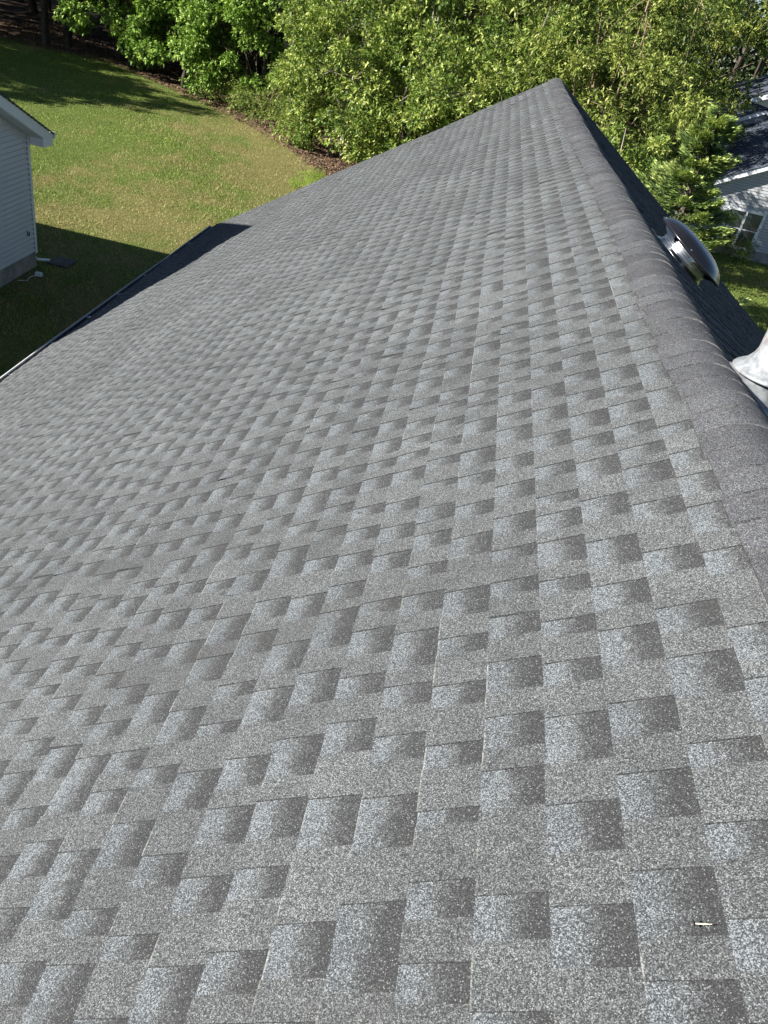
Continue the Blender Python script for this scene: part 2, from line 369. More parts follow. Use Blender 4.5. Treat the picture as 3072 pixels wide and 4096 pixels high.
# rake boards, fascia, walls, soffit
def slabquad(mb, side, s0, s1, y0, y1, h0, h1):
    vs = [P(side, s, yy, h) for h in (h0, h1) for yy in (y0, y1) for s in (s0, s1)]
    mb.add(vs, [(0, 2, 3, 1), (4, 5, 7, 6), (0, 1, 5, 4), (2, 6, 7, 3), (0, 4, 6, 2), (1, 3, 7, 5)])
for side in (-1, 1):
    mb = MB(); slabquad(mb, side, .0, 7.13, Y1 - .035, Y1 - .008, -.20, -.018); mb.build('rake_board', m_white, house)
    mb = MB(); slabquad(mb, side, 7.09, 7.128, Y0, Y1 - .04, -.20, -.02); mb.build('fascia', m_white, house)
XE = 7.13 * C_
mb = MB(); zt = RZ - 7.1 * S_ - .15
for side in (-1, 1):
    mb = MB(); xw = RX + side * (XE - .4); mb.quad((xw, Y0, 0), (xw, Y1 - .35, 0), (xw, Y1 - .35, zt + .2), (xw, Y0, zt + .2))
    mb.build('wall', m_side_l, house)
mb = MB(); yw = Y1 - .35; mb.add([(RX - XE + .4, yw, 0), (RX + XE - .4, yw, 0), (RX + XE - .4, yw, zt + .2), (RX, yw, RZ - .12), (RX - XE + .4, yw, zt + .2)], [(0, 1, 2, 3, 4)])
mb.build('gable_wall', m_side_l, house)
for side in (-1, 1): mb = MB(); mb.box(RX + side * (XE - .4), RX + side * XE, Y0, Y1 - .04, zt - .02, zt); mb.build('soffit', m_white, house)

# gutter along the front eave
gx = RX - XE - .01; gz = RZ - 7.13 * S_ - .045
prof = [(0, .0), (0, -.12), (-.03, -.125), (-.07, -.12), (-.09, -.07), (-.104, -.03), (-.108, .012), (-.092, .020), (-.090, .004)]
prof_in = [(-.094, -.012), (-.084, -.07), (-.065, -.112), (-.03, -.116), (-.004, -.112), (-.003, .0)]
def gwob(y): return .006 * math.sin(y * .8) + .003 * math.sin(y * 2.3)
yy = [Y0 + (Y1 - .06 - Y0) * k / 40 for k in range(41)]
gut = MB(); gut.add([(gx + a, v, gz + b + gwob(v)) for v in yy for (a, b) in prof], [(i * 9 + k, i * 9 + k + 1, (i + 1) * 9 + k + 1, (i + 1) * 9 + k) for i in range(40) for k in range(8)])
gut.add([(gx + a, yy[-1], gz + b + gwob(yy[-1])) for (a, b) in prof[:7]], [tuple(range(7))])
go = gut.build('gutter', m_gutter, house)
gi = MB(); gi.add([(gx + a, v, gz + b + gwob(v)) for v in yy for (a, b) in prof_in], [(i * 6 + k, i * 6 + k + 1, (i + 1) * 6 + k + 1, (i + 1) * 6 + k) for i in range(40) for k in range(5)])
gi.build('gutter_trough', m_gut_in, go)
yy_h = 9.1
for k in range(7):
    h = MB(); yv = 8.05 + 1.05 * k
    h.box(gx - .092, gx - .002, yv - .009, yv + .009, gz - .012 + gwob(yv), gz - .004 + gwob(yv)); h.box(gx - .05, gx - .02, yv - .02, yv + .02, gz - .004 + gwob(yv), gz + .006 + gwob(yv))
    h.build('gutter_hanger', m_gutter, go)

# frames for things on the back slope
def on_slope(t, y):
    o = Vector((RX + t * C_, y, RZ - t * S_)); nx = Vector((S_, 0, C_)); ux = Vector((C_, 0, -S_)); uy = Vector((0, 1, 0))
    return lambda p: o + ux * p[0] + uy * p[1] + nx * p[2]

T = on_slope(.575, 5.62)
vent = empty('roof_vent', (0, 0, 0), parent=house)
mb = MB(); mb.box(-.245, .245, -.245, .245, .002, .005, T); mb.build('flange', m_galv, vent)
mb = MB()
mb.lathe([(.235, .008), (.225, .014), (.215, .016), (.214, .022), (.203, .026), (.203, .036), (.197, .037), (.197, .042), (.203, .043), (.203, .053), (.197, .054), (.197, .058), (.203, .059), (.203, .069), (.197, .070), (.197, .074), (.203, .075), (.203, .085), (.197, .086), (.197, .090), (.203, .091), (.203, .105)], 48, T)
mb.build('base_ring', m_galv, vent, smooth=True)
mb = MB(); mb.lathe([(.19, .04), (.19, .115), (.10, .14), (0, .14)], 40, T); mb.build('screen', m_dark, vent)
for a0, w in ((190, 50), (350, 46), (90, 60), (262, 9)):
    mb = MB(); A0, A1 = math.radians(a0 - w / 2), math.radians(a0 + w / 2)
    mb.lathe([(.204, .066), (.235, .082), (.288, .112)], 8, T, A0, A1); mb.lathe([(.200, .066), (.231, .084), (.284, .1125)], 8, T, A0, A1)
    mb.build('baffle', m_galv, vent)
lidp = [(.285, .098), (.300, .096), (.302, .112), (.298, .114), (.292, .118), (.284, .128), (.262, .148), (.22, .170), (.16, .186), (.09, .194), (.03, .196), (.0, .196)]
mb = MB(); mb.lathe(lidp[3:], 64, T); lid = mb.build('lid', m_lid, vent, smooth=True)
mb = MB(); mb.lathe([(.275, .118), (.296, .097), (.302, .096), (.303, .113), (.297, .1155)], 64, T); mb.build('lid_rim', m_lid, vent, smooth=True)
for a in (172, 250, 330, 80):
    q = Vector((.289 * math.cos(math.radians(a)), .289 * math.sin(math.radians(a)), .118)); mb = MB(); mb.lathe([(.007, 0), (.007, .004), (.003, .007), (0, .007)], 8, lambda p, q=q: T(p + q)); mb.build('bolt', m_galv, vent)

# flue pipe near the right edge of the picture
T2 = on_slope(.215, 2.90)
flue = empty('flue_pipe', (0, 0, 0), parent=house)
mb = MB(); mb.box(-.17, .36, -.30, .22, .006, .009, T2); mb.build('flashing_plate', m_flash, flue)
ax = T2(Vector((.0, 0, 0))) + Vector((.055, -.02, 0))
def TV(p): return ax + Vector(p)
mb = MB(); top = [(TV((.098 * math.cos(a), .098 * math.sin(a), .10))) for a in [2 * PI * k / 32 for k in range(32)]]
bot = [T2(Vector((.18 * math.cos(a) + .03, .20 * math.sin(a) - .02, .01))) for a in [2 * PI * k / 32 for k in range(32)]]
mid = [T2(Vector((.145 * math.cos(a) + .04, .15 * math.sin(a) - .02, .035))) for a in [2 * PI * k / 32 for k in range(32)]]
mb.add(bot + mid + top, [(j + k, j + (k + 1) % 32, j + 32 + (k + 1) % 32, j + 32 + k) for j in (0, 32) for k in range(32)]); mb.build('flashing_cone', m_flash, flue, smooth=True)
mb = MB(); mb.lathe([(.083, .0), (.083, .62), (.078, .62), (.078, .3)], 32, TV); mb.build('pipe', m_flash, flue, smooth=True)
mb = MB(); mb.lathe([(.083, .175), (.090, .150), (.108, .122), (.140, .100), (.146, .092), (.144, .087), (.136, .094), (.10, .112), (.086, .12)], 36, TV); mb.build('storm_collar', m_flash, flue, smooth=True)
mb = MB(); mb.lathe([(.15, .62), (.152, .63), (.10, .70), (0, .72)], 32, TV); mb.lathe([(.12, .50), (.12, .60)], 32, TV); mb.build('rain_cap', m_flash, flue, smooth=True)

# sealant strip hanging from the vent flange
T3 = on_slope(.73, 5.2); mb = MB(); pts = [(.03, .60, .035), (.05, .52, .05), (.045, .42, .03), (.03, .28, .012), (.0, .12, .016), (-.01, .0, .014), (-.005, -.05, .014)]; wd = [.004, .012, .006, .004, .004, .011, .003]
vs = [];
for (a, b, c), w in zip(pts, wd): vs += [T3(Vector((a - w, b, c))), T3(Vector((a + w, b, c + .002))), T3(Vector((a, b, c + .004)))]
mb.add(vs, [(i * 3 + k, i * 3 + (k + 1) % 3, i * 3 + 3 + (k + 1) % 3, i * 3 + 3 + k) for i in range(len(pts) - 1) for k in range(3)])
tag(mb.build('sealant_strip', m_seal), 'thin whitish strip of loose sealant lying on the shaded slope beside the domed roof vent', 'strip')

# popped roofing nail on the near shingles
nw = wave(.723, .4615) + .012
nl = empty('roofing_nail', (.652 - nw * S_, .723, 6.323 + nw * C_)); tag(nl, 'tiny loose roofing nail with dark head and pale shank on the near shingles', 'nail')
nn = Vector((-S_, 0, C_)); du = Vector((C_ * .97, -.12, S_ * .97)).normalized()
mb = MB(); p0 = nn * .006; mb.tube([p0, p0 + du * .012, p0 + du * .027], [.0011, .0011, .0004], 8); mb.build('shank', m_nail, nl)
mb = MB(); mb.tube([p0 - du * .0012, p0 + du * .0004], .0048, 14); mb.build('head', m_dark, nl)

# ---------------------------------------------------------------- siding helper
def siding(mb, uext, z0, z1, step, T, t=.019, holes=()):
    """clapboards: uext(z) -> (u0,u1); T maps (u, out, z) to local"""
    z = z0
    while z < z1 - 1e-4:
        zt = min(z + step, z1); a0, a1 = uext(z); b0, b1 = uext(zt)
        if a1 > a0 + .01:
            b1 = max(b1, b0 + .001)
            zb = min(z + .020, zt)
            mb.quad(T(a0, t, zb), T(a1, t, zb), T(b1, .001, zt), T(b0, .001, zt))
            mb.quad(T(a0, -.002, z + .001), T(a1, -.002, z + .001), T(a1, t, zb), T(a0, t, zb))
        z = zt

# ---------------------------------------------------------------- pale neighbouring house on the left
hl = empty('house', (-10.1, 17.85, 0), math.radians(1.2)); tag(hl, 'pale grey sided house with white gable trim beside the lawn at the left edge', 'house')
mh = .492; HD = 7.9; ZE = 3.05         # local frame: wall plane x=0, far corner y=0, wall runs to y=-2*HD
def rake_z(y): return ZE + mh * HD - (mh * (y + HD) if y > -HD else .60 * (-HD - y))
YN = -HD - mh * HD / .60
mb = MB(); Tl = lambda u, o, z: Vector((o, u, z))
def ue(z):
    if z <= ZE: return (YN, -.06)
    d = (z - ZE) / mh; return (YN + d * mh / .60, -d)
siding(mb, ue, .40, ZE + mh * HD - .02, .114, Tl)
mb.build('siding', m_side_l, hl)
mb = MB(); mb.box(-12, -.03, YN, -.02, .38, ZE + .0); mb.build('wall', m_side_l, hl)
mb = MB(); mb.box(-12.0, -.015, YN + .01, -.012, -.4, .385)
crk = mb.build('foundation', m_conc, hl)
for ys, zs in (((-1.15, -1.18, -1.12, -1.16), (.40, .30, .18, .02)), ((-2.9, -2.6, -2.45, -2.3), (.1, .16, .13, .3))):
    mb = MB()
    for k in range(3): mb.quad((-.0135, ys[k] - .006, zs[k]), (-.0135, ys[k] + .006, zs[k]), (-.0135, ys[k + 1] + .006, zs[k + 1]), (-.0135, ys[k + 1] - .006, zs[k + 1]))
    mb.build('crack', m_dark, crk)
mb = MB(); mb.box(-.05, .022, -.085, .012, .36, ZE - .02); mb.build('corner_trim', m_white, hl)
mb = MB(); mb.box(-.05, .010, -.12, -.087, .36, ZE); mb.build('corner_channel', mottled('shadowed channel', (.2, .21, .23), (.26, .27, .29), 3), hl)
def rk(mb, x0, x1, d0, d1, y0=YN - .42, y1=.42):
    """boards following both rakes; d = depth under roof line"""
    for ya, yb in ((y1, -HD), (-HD, y0)):
        vs = [(x, y, rake_z(y) - d) for x in (x0, x1) for y in (ya, yb) for d in (d0, d1)]
        mb.add(vs, [(0, 1, 3, 2), (4, 6, 7, 5), (0, 2, 6, 4), (1, 5, 7, 3), (0, 4, 5, 1), (2, 3, 7, 6)])
mb = MB(); rk(mb, .34, .365, -.235, -.0); mb.build('rake_board', m_white, hl)
mb = MB(); rk(mb, .013, .342, .0, .012); mb.build('soffit', m_white, hl)
mb = MB()
for y0, y1 in ((.0, .42),):
    mb.box(.013, .34, y0 + .02, y1, ZE - .20, ZE - .03)
    mb.add([(.342, -.03, ZE + .0), (.342, .42, ZE - .20), (.342, .42, ZE - .02), (.342, .02, ZE + .17), (.363, -.03, ZE + .0), (.363, .42, ZE - .20), (.363, .42, ZE - .02), (.363, .02, ZE + .17), (.342, -.03, ZE - .2), (.363, -.03, ZE - .2)],
           [(4, 9, 5, 6, 7), (0, 3, 2, 1, 8), (8, 1, 5, 9), (0, 8, 9, 4)])
mb.build('eave_return', m_white, hl)
mb = MB(); r = random.Random(2)
for ya, yb in ((.46, -HD), (-HD, YN - .46)):
    n = 58; sx = (yb - ya) / n
    for k in range(n):
        a, b = ya + sx * k, ya + sx * (k + 1); x = .385 + r.uniform(-.004, .004)
        ha, hb = .29 - (.0), .275
        if ya < -HD + .1: ha, hb = .275, .29
        while x > -12.3:
            w = r.uniform(.1, .3) if x > -3 else 2.5; x2 = x - w
            mb.quad((x, a, rake_z(a) + ha), (x, b, rake_z(b) + hb), (x2, b, rake_z(b) + hb), (x2, a, rake_z(a) + ha), v=[0, 1, 1, 0], cut=float(r.random() < .5), tone=r.uniform(-.4, .4), edge=0.); x = x2
        mb.quad((.385, a, rake_z(a) + .235), (.385, b, rake_z(b) + .235), (.385, b, rake_z(b) + hb), (.385, a, rake_z(a) + ha), v=.5, cut=0., tone=-1.2, edge=0.)
mb.build('roof', m_roof_dark, hl)
mb = MB(); mb.add([(.34, .455, ZE + .06)] + [(.34, .455 + a, ZE + b) for a, b in ((0, -.08), (.05, -.085), (.09, -.04), (.125, .02), (.125, .05), (0, .06))] , [(0, 1, 2, 3, 4, 5, 6)])
pr = [(.0, .05), (0, -.08), (.05, -.085), (.09, -.04), (.125, .02), (.125, .05), (.115, .05)]
mb.add([(x, .455 + a, ZE + b) for x in (.36, -12.3) for a, b in pr], [(k, k + 1, 8 + k, 7 + k) for k in range(6)]); mb.build('gutter', m_gutter, hl)
mb = MB(); mb.tube([(-.12, .50, ZE - .05), (-.12, .10, ZE - .35), (-.12, .07, ZE - .6), (-.12, .07, .25), (-.08, .16, .12), (.12, .38, .08)], .038, 4); mb.build('downspout', m_white, hl)
mb = MB(); mb.tube([(.014, -.42, .98), (.03, -.42, .97), (.03, -.41, .90), (.03, -.36, .86), (.03, -.32, .90), (.03, -.32, .95)], .010, 6); mb.build('hose_hook', m_dark, hl)
mb = MB(); mb.box(-.5, .6, .05, .6, 0, .05, lambda p: Vector((p[0] * .45 + .35, p[1] + .2, p[2] + .02))); o = mb.build('splash_block', mottled('dark grey concrete', (.06, .06, .055), (.13, .125, .115), 6, .9))  # block in a darker concrete tone than the foundation
o.location = (-10.1, 17.85, 0); tag(o, 'flat grey concrete splash block on the ground at the corner of the pale house', 'splash block')
mb = MB(); mb.box(-.07, .07, -.05, .05, 0, .09); mb.tube([(0, 0, .06), (-.10, -.25, .02), (-.05, -.45, .015), (-.2, -.6, .03)], .008, 6)
o = mb.build('cable_junction', m_white); o.location = (-9.75, 17.25, .02); tag(o, 'small white cable box with loose wire on the soil by the foundation', 'cable box')

# ---------------------------------------------------------------- beige house on the right, seen past the cypress
def shingle_plane(mb, o, u, v, L, H, seed, bw=.3, ch=.14, lift=.01):
    """courses along u, rising along v"""
    r = random.Random(seed); o, u, v = Vector(o), Vector(u).normalized(), Vector(v).normalized(); nrm = u.cross(v).normalized()
    if nrm.z < 0: nrm = -nrm
    k = 0
    while k * ch < H:
        a = 0
        while a < L:
            w = r.uniform(.5, 1.5) * bw; b = min(a + w, L); s0, s1 = k * ch, min((k + 1) * ch + .01, H); ct = float(r.random() < .5)
            q = [o + u * a + v * s0 + nrm * lift, o + u * b + v * s0 + nrm * lift, o + u * b + v * s1, o + u * a + v * s1]
            mb.add(q, [(0, 1, 2, 3)], v=[0, 0, 1, 1], cut=ct, tone=r.uniform(-.5, .5), edge=0.)
            mb.quad(q[0] - nrm * lift, q[1] - nrm * lift, q[1], q[0], v=.5, cut=0., tone=-1., edge=0.); a = b
        k += 1

hr = empty('house', (11.0, 37.7, 0)); tag(hr, 'beige sided house with dark shingled roofs and white framed window behind the cypress', 'house')
# local: x to the right, y away; left wall corner at x = -.6
RS = .53; LX = -1.3; PX = 4.6; ZL = 3.0 - .53 * 0 ; HW = 2 * (PX - LX)
def zr(x): return 3.10 + RS * ((x if x < PX else 2 * PX - x))
mb = MB(); Tr = lambda u, o, z: Vector((u, -o, z))
def ur(z):
    if z < zr(LX + .3): return (LX + .3, 2 * PX - LX - .3)
    d = (z - 3.10) / RS; return (d, 2 * PX - d)
siding(mb, ur, .42, zr(PX) - .05, .125, Tr); mb.build('siding', m_side_r, hr)
mb = MB(); mb.box(LX + .3, 2 * PX - LX - .3, .03, 9.4, .3, zr(LX + .3)); mb.build('wall', m_side_r, hr)
mb = MB(); mb.box(LX + .32, 2 * PX - LX - .32, .02, 9.4, -.3, .42); mb.build('foundation', m_conc, hr)
mb = MB()
for xa, xb in ((LX, PX), (PX, 2 * PX - LX)):
    vs = [(x, y, zr(x) + d) for y in (-.33, -.30) for x in (xa, xb) for d in (.0, .21)]
    mb.add(vs, [(0, 2, 3, 1), (4, 5, 7, 6), (0, 1, 5, 4), (2, 6, 7, 3), (0, 4, 6, 2), (1, 3, 7, 5)])
mb.build('rake_board', m_white, hr)
mb = MB()
for xa, xb in ((LX, PX), (PX, 2 * PX - LX)):
    vs = [(x, y, zr(x) + d) for y in (-.298, .02) for x in (xa, xb) for d in (.0, .015)]
    mb.add(vs, [(0, 2, 3, 1), (4, 5, 7, 6), (0, 1, 5, 4), (2, 6, 7, 3), (0, 4, 6, 2), (1, 3, 7, 5)])
mb.build('soffit', m_white, hr)
mb = MB(); sv = Vector((1, 0, RS)).normalized(); SL = (PX - LX) * math.sqrt(1 + RS * RS)
shingle_plane(mb, (LX - .02, -.36, zr(LX) + .22), (0, 1, 0), sv, 9.8, SL + .02, 31)
shingle_plane(mb, (2 * PX - LX + .02, -.36, zr(LX) + .22), (0, 1, 0), Vector((-1, 0, RS)), 9.8, SL + .02, 32, 1.0)
mb.build('roof', m_roof_dark, hr)
for (x, y) in ((2.35, 4.2), (3.4, 3.9)):
    mb = MB(); z = zr(x) + .22; mb.tube([(x, y, z - .05), (x, y, z + (.08 if x < 3 else .3))], .16 if x < 3 else .05, 12); mb.build('roof_vent', m_dark if x < 3 else m_white, hr)
# window: white frame, mullion, meeting rails, panes
wx0, wx1, wz0, wz1 = .43, 2.14, .36, 2.06
win = empty('window', (0, 0, 0), parent=hr)
mb = MB(); fw = .12
for a in ((wx0, wx1, wz1 - fw, wz1), (wx0, wx1, wz0, wz0 + fw), (wx0, wx0 + fw, wz0 + fw, wz1 - fw), (wx1 - fw, wx1, wz0 + fw, wz1 - fw), ((wx0 + wx1) / 2 - .04, (wx0 + wx1) / 2 + .04, wz0 + fw, wz1 - fw)):
    mb.box(a[0], a[1], -.05, .0, a[2], a[3])
mb.build('frame', m_white, win)
for x0, x1 in ((wx0 + fw, (wx0 + wx1) / 2 - .04), ((wx0 + wx1) / 2 + .04, wx1 - fw)):
    zm = (wz0 + wz1) / 2
    mb = MB(); mb.quad((x0, -.022, wz0 + fw), (x1, -.022, wz0 + fw), (x1, -.022, wz1 - fw), (x0, -.022, wz1 - fw)); mb.build('pane', m_glass, win)
    mb = MB(); mb.box(x0, x1, -.04, -.024, zm - .02, zm + .02); mb.box(x0, x0 + .025, -.036, -.024, wz0 + fw, zm - .02); mb.box(x1 - .025, x1, -.036, -.024, wz0 + fw, zm - .02); mb.build('sash', m_white, win)
# higher gable behind
GY = 9.45; gp = 3.06; gz = 5.30
mb = MB(); siding(mb, lambda z: ((z - gz) / .52 + gp, 2 * gp - ((z - gz) / .52 + gp) + .0) if z > 3.4 else (gp - 3.65, gp + 3.65), 2.6, gz - .05, .125, lambda u, o, z: Vector((u, GY - o, z))); mb.build('gable_siding', mottled('grey siding', (.36, .37, .39), (.42, .43, .45), 2), hr)
mb = MB(); mb.box(gp - 3.7, gp + 3.7, GY + .03, GY + 9, .2, 3.35); mb.build('wall', m_side_r, hr)
mb = MB()
for sg in (-1, 1):
    vs = [(gp + sg * x, y, gz + .02 - .52 * x + d) for y in (GY - .33, GY - .3) for x in (0, 4.0) for d in (.0, .20)]
    mb.add(vs, [(0, 2, 3, 1), (4, 5, 7, 6), (0, 1, 5, 4), (2, 6, 7, 3), (0, 4, 6, 2), (1, 3, 7, 5)])
    vs = [(gp + sg * x, y, gz + .02 - .52 * x + d) for y in (GY - .298, GY + .02) for x in (0, 4.0) for d in (.0, .015)]
    mb.add(vs, [(0, 2, 3, 1), (4, 5, 7, 6), (0, 1, 5, 4), (2, 6, 7, 3), (0, 4, 6, 2), (1, 3, 7, 5)])
mb.build('rake_board', m_white, hr)
mb = MB()
for sg in (-1, 1):
    vv = Vector((-sg, 0, .52)); shingle_plane(mb, (gp + sg * 4.02, GY - .36, gz + .23 - .52 * 4.02), (0, 1, 0), vv, 9, 4.02 * math.sqrt(1 + .2704), 41 + sg)
mb.tube([(gp, GY - .36, gz + .22), (gp, GY + 8.6, gz + .22)], .08, 6, v=.5, cut=0., tone=-.8, edge=0.)
mb.build('gable_roof', m_roof_dark, hr)
gv = empty('gable_vent', (0, 0, 0), parent=hr); mb = MB()
mb.box(gp - .33, gp + .33, GY - .05, GY, gz - .90, gz - .82); mb.box(gp - .33, gp + .33, GY - .05, GY, gz - .36, gz - .28); mb.box(gp - .33, gp - .25, GY - .05, GY, gz - .82, gz - .36); mb.box(gp + .25, gp + .33, GY - .05, GY, gz - .82, gz - .36); mb.build('frame', m_white, gv)
mb = MB()
for k in range(9): mb.quad((gp - .25, GY - .02, gz - .82 + k * .051), (gp + .25, GY - .02, gz - .82 + k * .051), (gp + .25, GY - .045, gz - .79 + k * .051), (gp - .25, GY - .045, gz - .79 + k * .051))
mb.build('louvre', m_white, gv)

# farther house: only a white rake and pale roof show
hf = empty('house', (17.6, 60, 0)); tag(hf, 'distant house with a broad white rake board and sunlit pale wall at the right edge', 'house')
mb = MB(); vs = [(x, y, 5.15 + .45 * (x + .9) + d) for y in (-.4, -.36) for x in (-1.0, 6) for d in (.0, .30)]
mb.add(vs, [(0, 2, 3, 1), (4, 5, 7, 6), (0, 1, 5, 4), (2, 6, 7, 3), (0, 4, 6, 2), (1, 3, 7, 5)]); mb.build('rake_board', m_white, hf)
mb = MB(); shingle_plane(mb, (-1.02, -.42, 5.45), (0, 1, 0), (1, 0, .45), 9, 7.6, 77, .6); mb.build('roof', m_roof_dark, hf)
mb = MB(); mb.add([(-.7, 0, 0), (6, 0, 0), (6, 0, 8.1), (-.7, 0, 5.2)], [(0, 1, 2, 3)]); mb.box(-.7, 12, .02, 9, 0, 5.15); mb.build('wall', mottled('cream wall', (.66, .62, .52), (.74, .70, .60), 1), hf)

# ---------------------------------------------------------------- trees
def leaves(centers, sig, per, L, W, seed, out=.7, droop=.25, up=.0, ctr=None):
    """clusters of folded leaf blades around clump centres"""
    r = np.random.RandomState(seed); n = len(centers) * per
    cidx = np.repeat(np.arange(len(centers)), per); c = np.array(centers)[cidx]; sg = np.array(sig)[cidx][:, None]
    # rosettes: leaves gather round small twig ends
    tw = max(per // 7, 1); tc = r.normal(0, 1, (len(centers) * tw, 3)); tn = np.linalg.norm(tc, axis=1, keepdims=True); tc = tc / tn * np.minimum(tn, 1.9) * np.array([1, 1, .75])
    ti = cidx * tw + r.randint(0, tw, n); off = tc[ti] * sg; p = c + off + r.normal(0, .035, (n, 3))
    o = c + off * 1.0 - (np.zeros(3) if ctr is None else np.array(ctr)); o /= np.linalg.norm(o, axis=1, keepdims=True) + 1e-6
    lo = off / (np.linalg.norm(off, axis=1, keepdims=True) + 1e-6)
    d = .5 * o + out * lo + r.normal(0, .75, (n, 3)) + np.array([0, 0, up - droop]); d /= np.linalg.norm(d, axis=1, keepdims=True)
    s = np.cross(d, r.normal(0, .5, (n, 3)) + np.array([0, 0, 1.0])); s /= np.linalg.norm(s, axis=1, keepdims=True) + 1e-6
    nn_ = np.cross(s, d); l = (L * r.uniform(.6, 1.3, n))[:, None]; w = (W * r.uniform(.7, 1.3, n))[:, None]
    V = np.zeros((n, 4, 3)); V[:, 0] = p; V[:, 1] = p + d * l * .5 + s * w * .5 + nn_ * w * .12; V[:, 2] = p + d * l - np.array([0, 0, .12]) * l; V[:, 3] = p + d * l * .5 - s * w * .5 + nn_ * w * .12
    twt = r.uniform(0, 1, len(centers) * tw)[ti]; ct = r.uniform(0, 1, len(centers))[cidx]
    tone = np.clip(.42 * twt ** 2 + .22 * ct + .30 * r.uniform(0, 1, n) ** 2 + .08, 0, 1)
    return V.reshape(-1, 3), np.arange(n * 4).reshape(-1, 4), np.repeat(tone, 4)

def crown_centers(seed, n, rx, ry, rz, cz, inner=.62, flat=-.6):
    r = random.Random(seed); cs = []; sg = []; ph = [r.uniform(0, 6.28) for _ in range(6)]
    while len(cs) < n:
        v = Vector((r.gauss(0, 1), r.gauss(0, 1), r.gauss(0, 1))).normalized()
        if v.z < flat: continue
        lob = 1 + .20 * math.sin(3 * math.atan2(v.y, v.x) + ph[0]) + .14 * math.sin(5 * v.z * 2 + ph[1] + 2 * v.x) + .08 * math.sin(9 * v.x + 7 * v.y + ph[2])
        f = (inner + (1 - inner) * r.random() ** .5) * lob
        cs.append((v.x * rx * f, v.y * ry * f, cz + v.z * rz * f)); sg.append(r.uniform(.24, .56) * min(1, (rx + rz) / 7 + .35))
    return cs, sg

def limbs(mb, base, stems, centers, seed, r0, frac=.4, wob=.5):
    r = random.Random(seed); tips = r.sample(range(len(centers)), max(int(len(centers) * frac), stems))
    mains = []
    for k in range(stems):
        t = Vector(centers[tips[k]]); t.z = max(t.z, base.z + 2); t = Vector((t.x * .6, t.y * .6, t.z * 1.0 + .4))
        b = base + Vector((r.uniform(-.25, .25), r.uniform(-.25, .25), 0)) * (stems > 1) * 2; m = b.lerp(t, .5) + Vector((r.uniform(-wob, wob), r.uniform(-wob, wob), r.uniform(0, wob)))
        pts = [(1 - q) ** 2 * b + 2 * q * (1 - q) * m + q * q * t for q in [i / 9 for i in range(10)]]
        pts = [p + Vector((r.uniform(-.06, .06), r.uniform(-.06, .06), 0)) for p in pts]
        mb.tube(pts, [r0 * (1 - .8 * i / 9) for i in range(10)], 8); mains.append(pts)
    for k in tips[stems:]:
        t = Vector(centers[k]); mn = min(mains, key=lambda q: (q[5] - t).length); i = r.randint(3, 8); b = mn[i]
        m = b.lerp(t, .5) + Vector((r.uniform(-.4, .4), r.uniform(-.4, .4), r.uniform(-.1, .6)))
        pts = [(1 - q) ** 2 * b + 2 * q * (1 - q) * m + q * q * t for q in [j / 6 for j in range(7)]]
        rr = r0 * .32 * (1 - .06 * i); mb.tube(pts, [rr * (1 - .85 * j / 6) for j in range(7)], 5)
        for _ in range(3):
            j = r.randint(3, 6); q = pts[j]; e = q + Vector((r.uniform(-.6, .6), r.uniform(-.6, .6), r.uniform(-.2, .6)))
            mb.tube([q, q.lerp(e, .5) + Vector((0, 0, .08)), e], [.018, .012, .005], 4)

KIND = {}
def tree_kind(key, seed, n, rx, ry, rz, cz, per, L, W, lm, bm, stems=1, r0=.2, out=.7, droop=.25, inner=.62, flat=-.6, frac=.4):
    cs, sg = crown_centers(seed, n, rx, ry, rz, cz, inner, flat)
    V, F, Tn = leaves(cs, sg, per, L, W, seed, out, droop, ctr=(0, 0, cz * .8)); cm = np_mesh(key + '_crown', V, F, {'tone': Tn}); cm.materials.append(lm)
    mb = MB(); limbs(mb, Vector((0, 0, -.1)), stems, cs, seed + 1, r0, frac)
    tm = bpy.data.meshes.new(key + '_trunk'); tm.from_pydata(mb.v, [], mb.f); tm.materials.append(bm); tm.polygons.foreach_set('use_smooth', [True] * len(tm.polygons))
    KIND[key] = (cm, tm)
def plant(name, key, x, y, scale, rz, label, cat='tree', group=None, sz=None, leafname='crown', trunkname='trunk'):
    o = empty(name, (x, y, 0), rz); o.scale = (scale, scale, sz or scale); tag(o, label, cat, group)
    for nm, me in ((leafname, KIND[key][0]), (trunkname, KIND[key][1])):
        c = bpy.data.objects.new(nm, me); COL.objects.link(c); c.parent = o
    return o

tree_kind('oak', 101, 105, 4.1, 3.9, 4.5, 4.7, 420, .23, .13, m_oak, m_bark, 1, .16, .9, .1, flat=-1)
tree_kind('laurel', 102, 105, 3.8, 3.8, 4.2, 3.9, 470, .21, .075, m_laurel, m_bark_pale, 4, .11, .8, .0, flat=-.9)
tree_kind('willow', 103, 115, 4.0, 4.0, 4.6, 4.9, 480, .19, .058, m_olive, m_bark_warm, 6, .08, .6, .35, flat=-.9, frac=.4)
tree_kind('tallwood', 104, 60, 3.4, 3.4, 3.6, 10.5, 260, .22, .13, m_oak, m_bark, 1, .30, .7, .1)
tree_kind('bush', 105, 26, .9, .9, .7, .55, 260, .07, .03, m_laurel, m_bark_warm, 3, .02, .8, .0, flat=-.4)

m_spi = leaf_mat('chartreuse leaves', [(.05, (.12, .20, .03)), (.5, (.28, .40, .06)), (1, (.46, .54, .14))], .3)
tree_kind('spirea', 106, 30, .9, .9, .6, .5, 260, .07, .03, m_spi, m_bark_warm, 3, .02, .8, .0, flat=-.4)
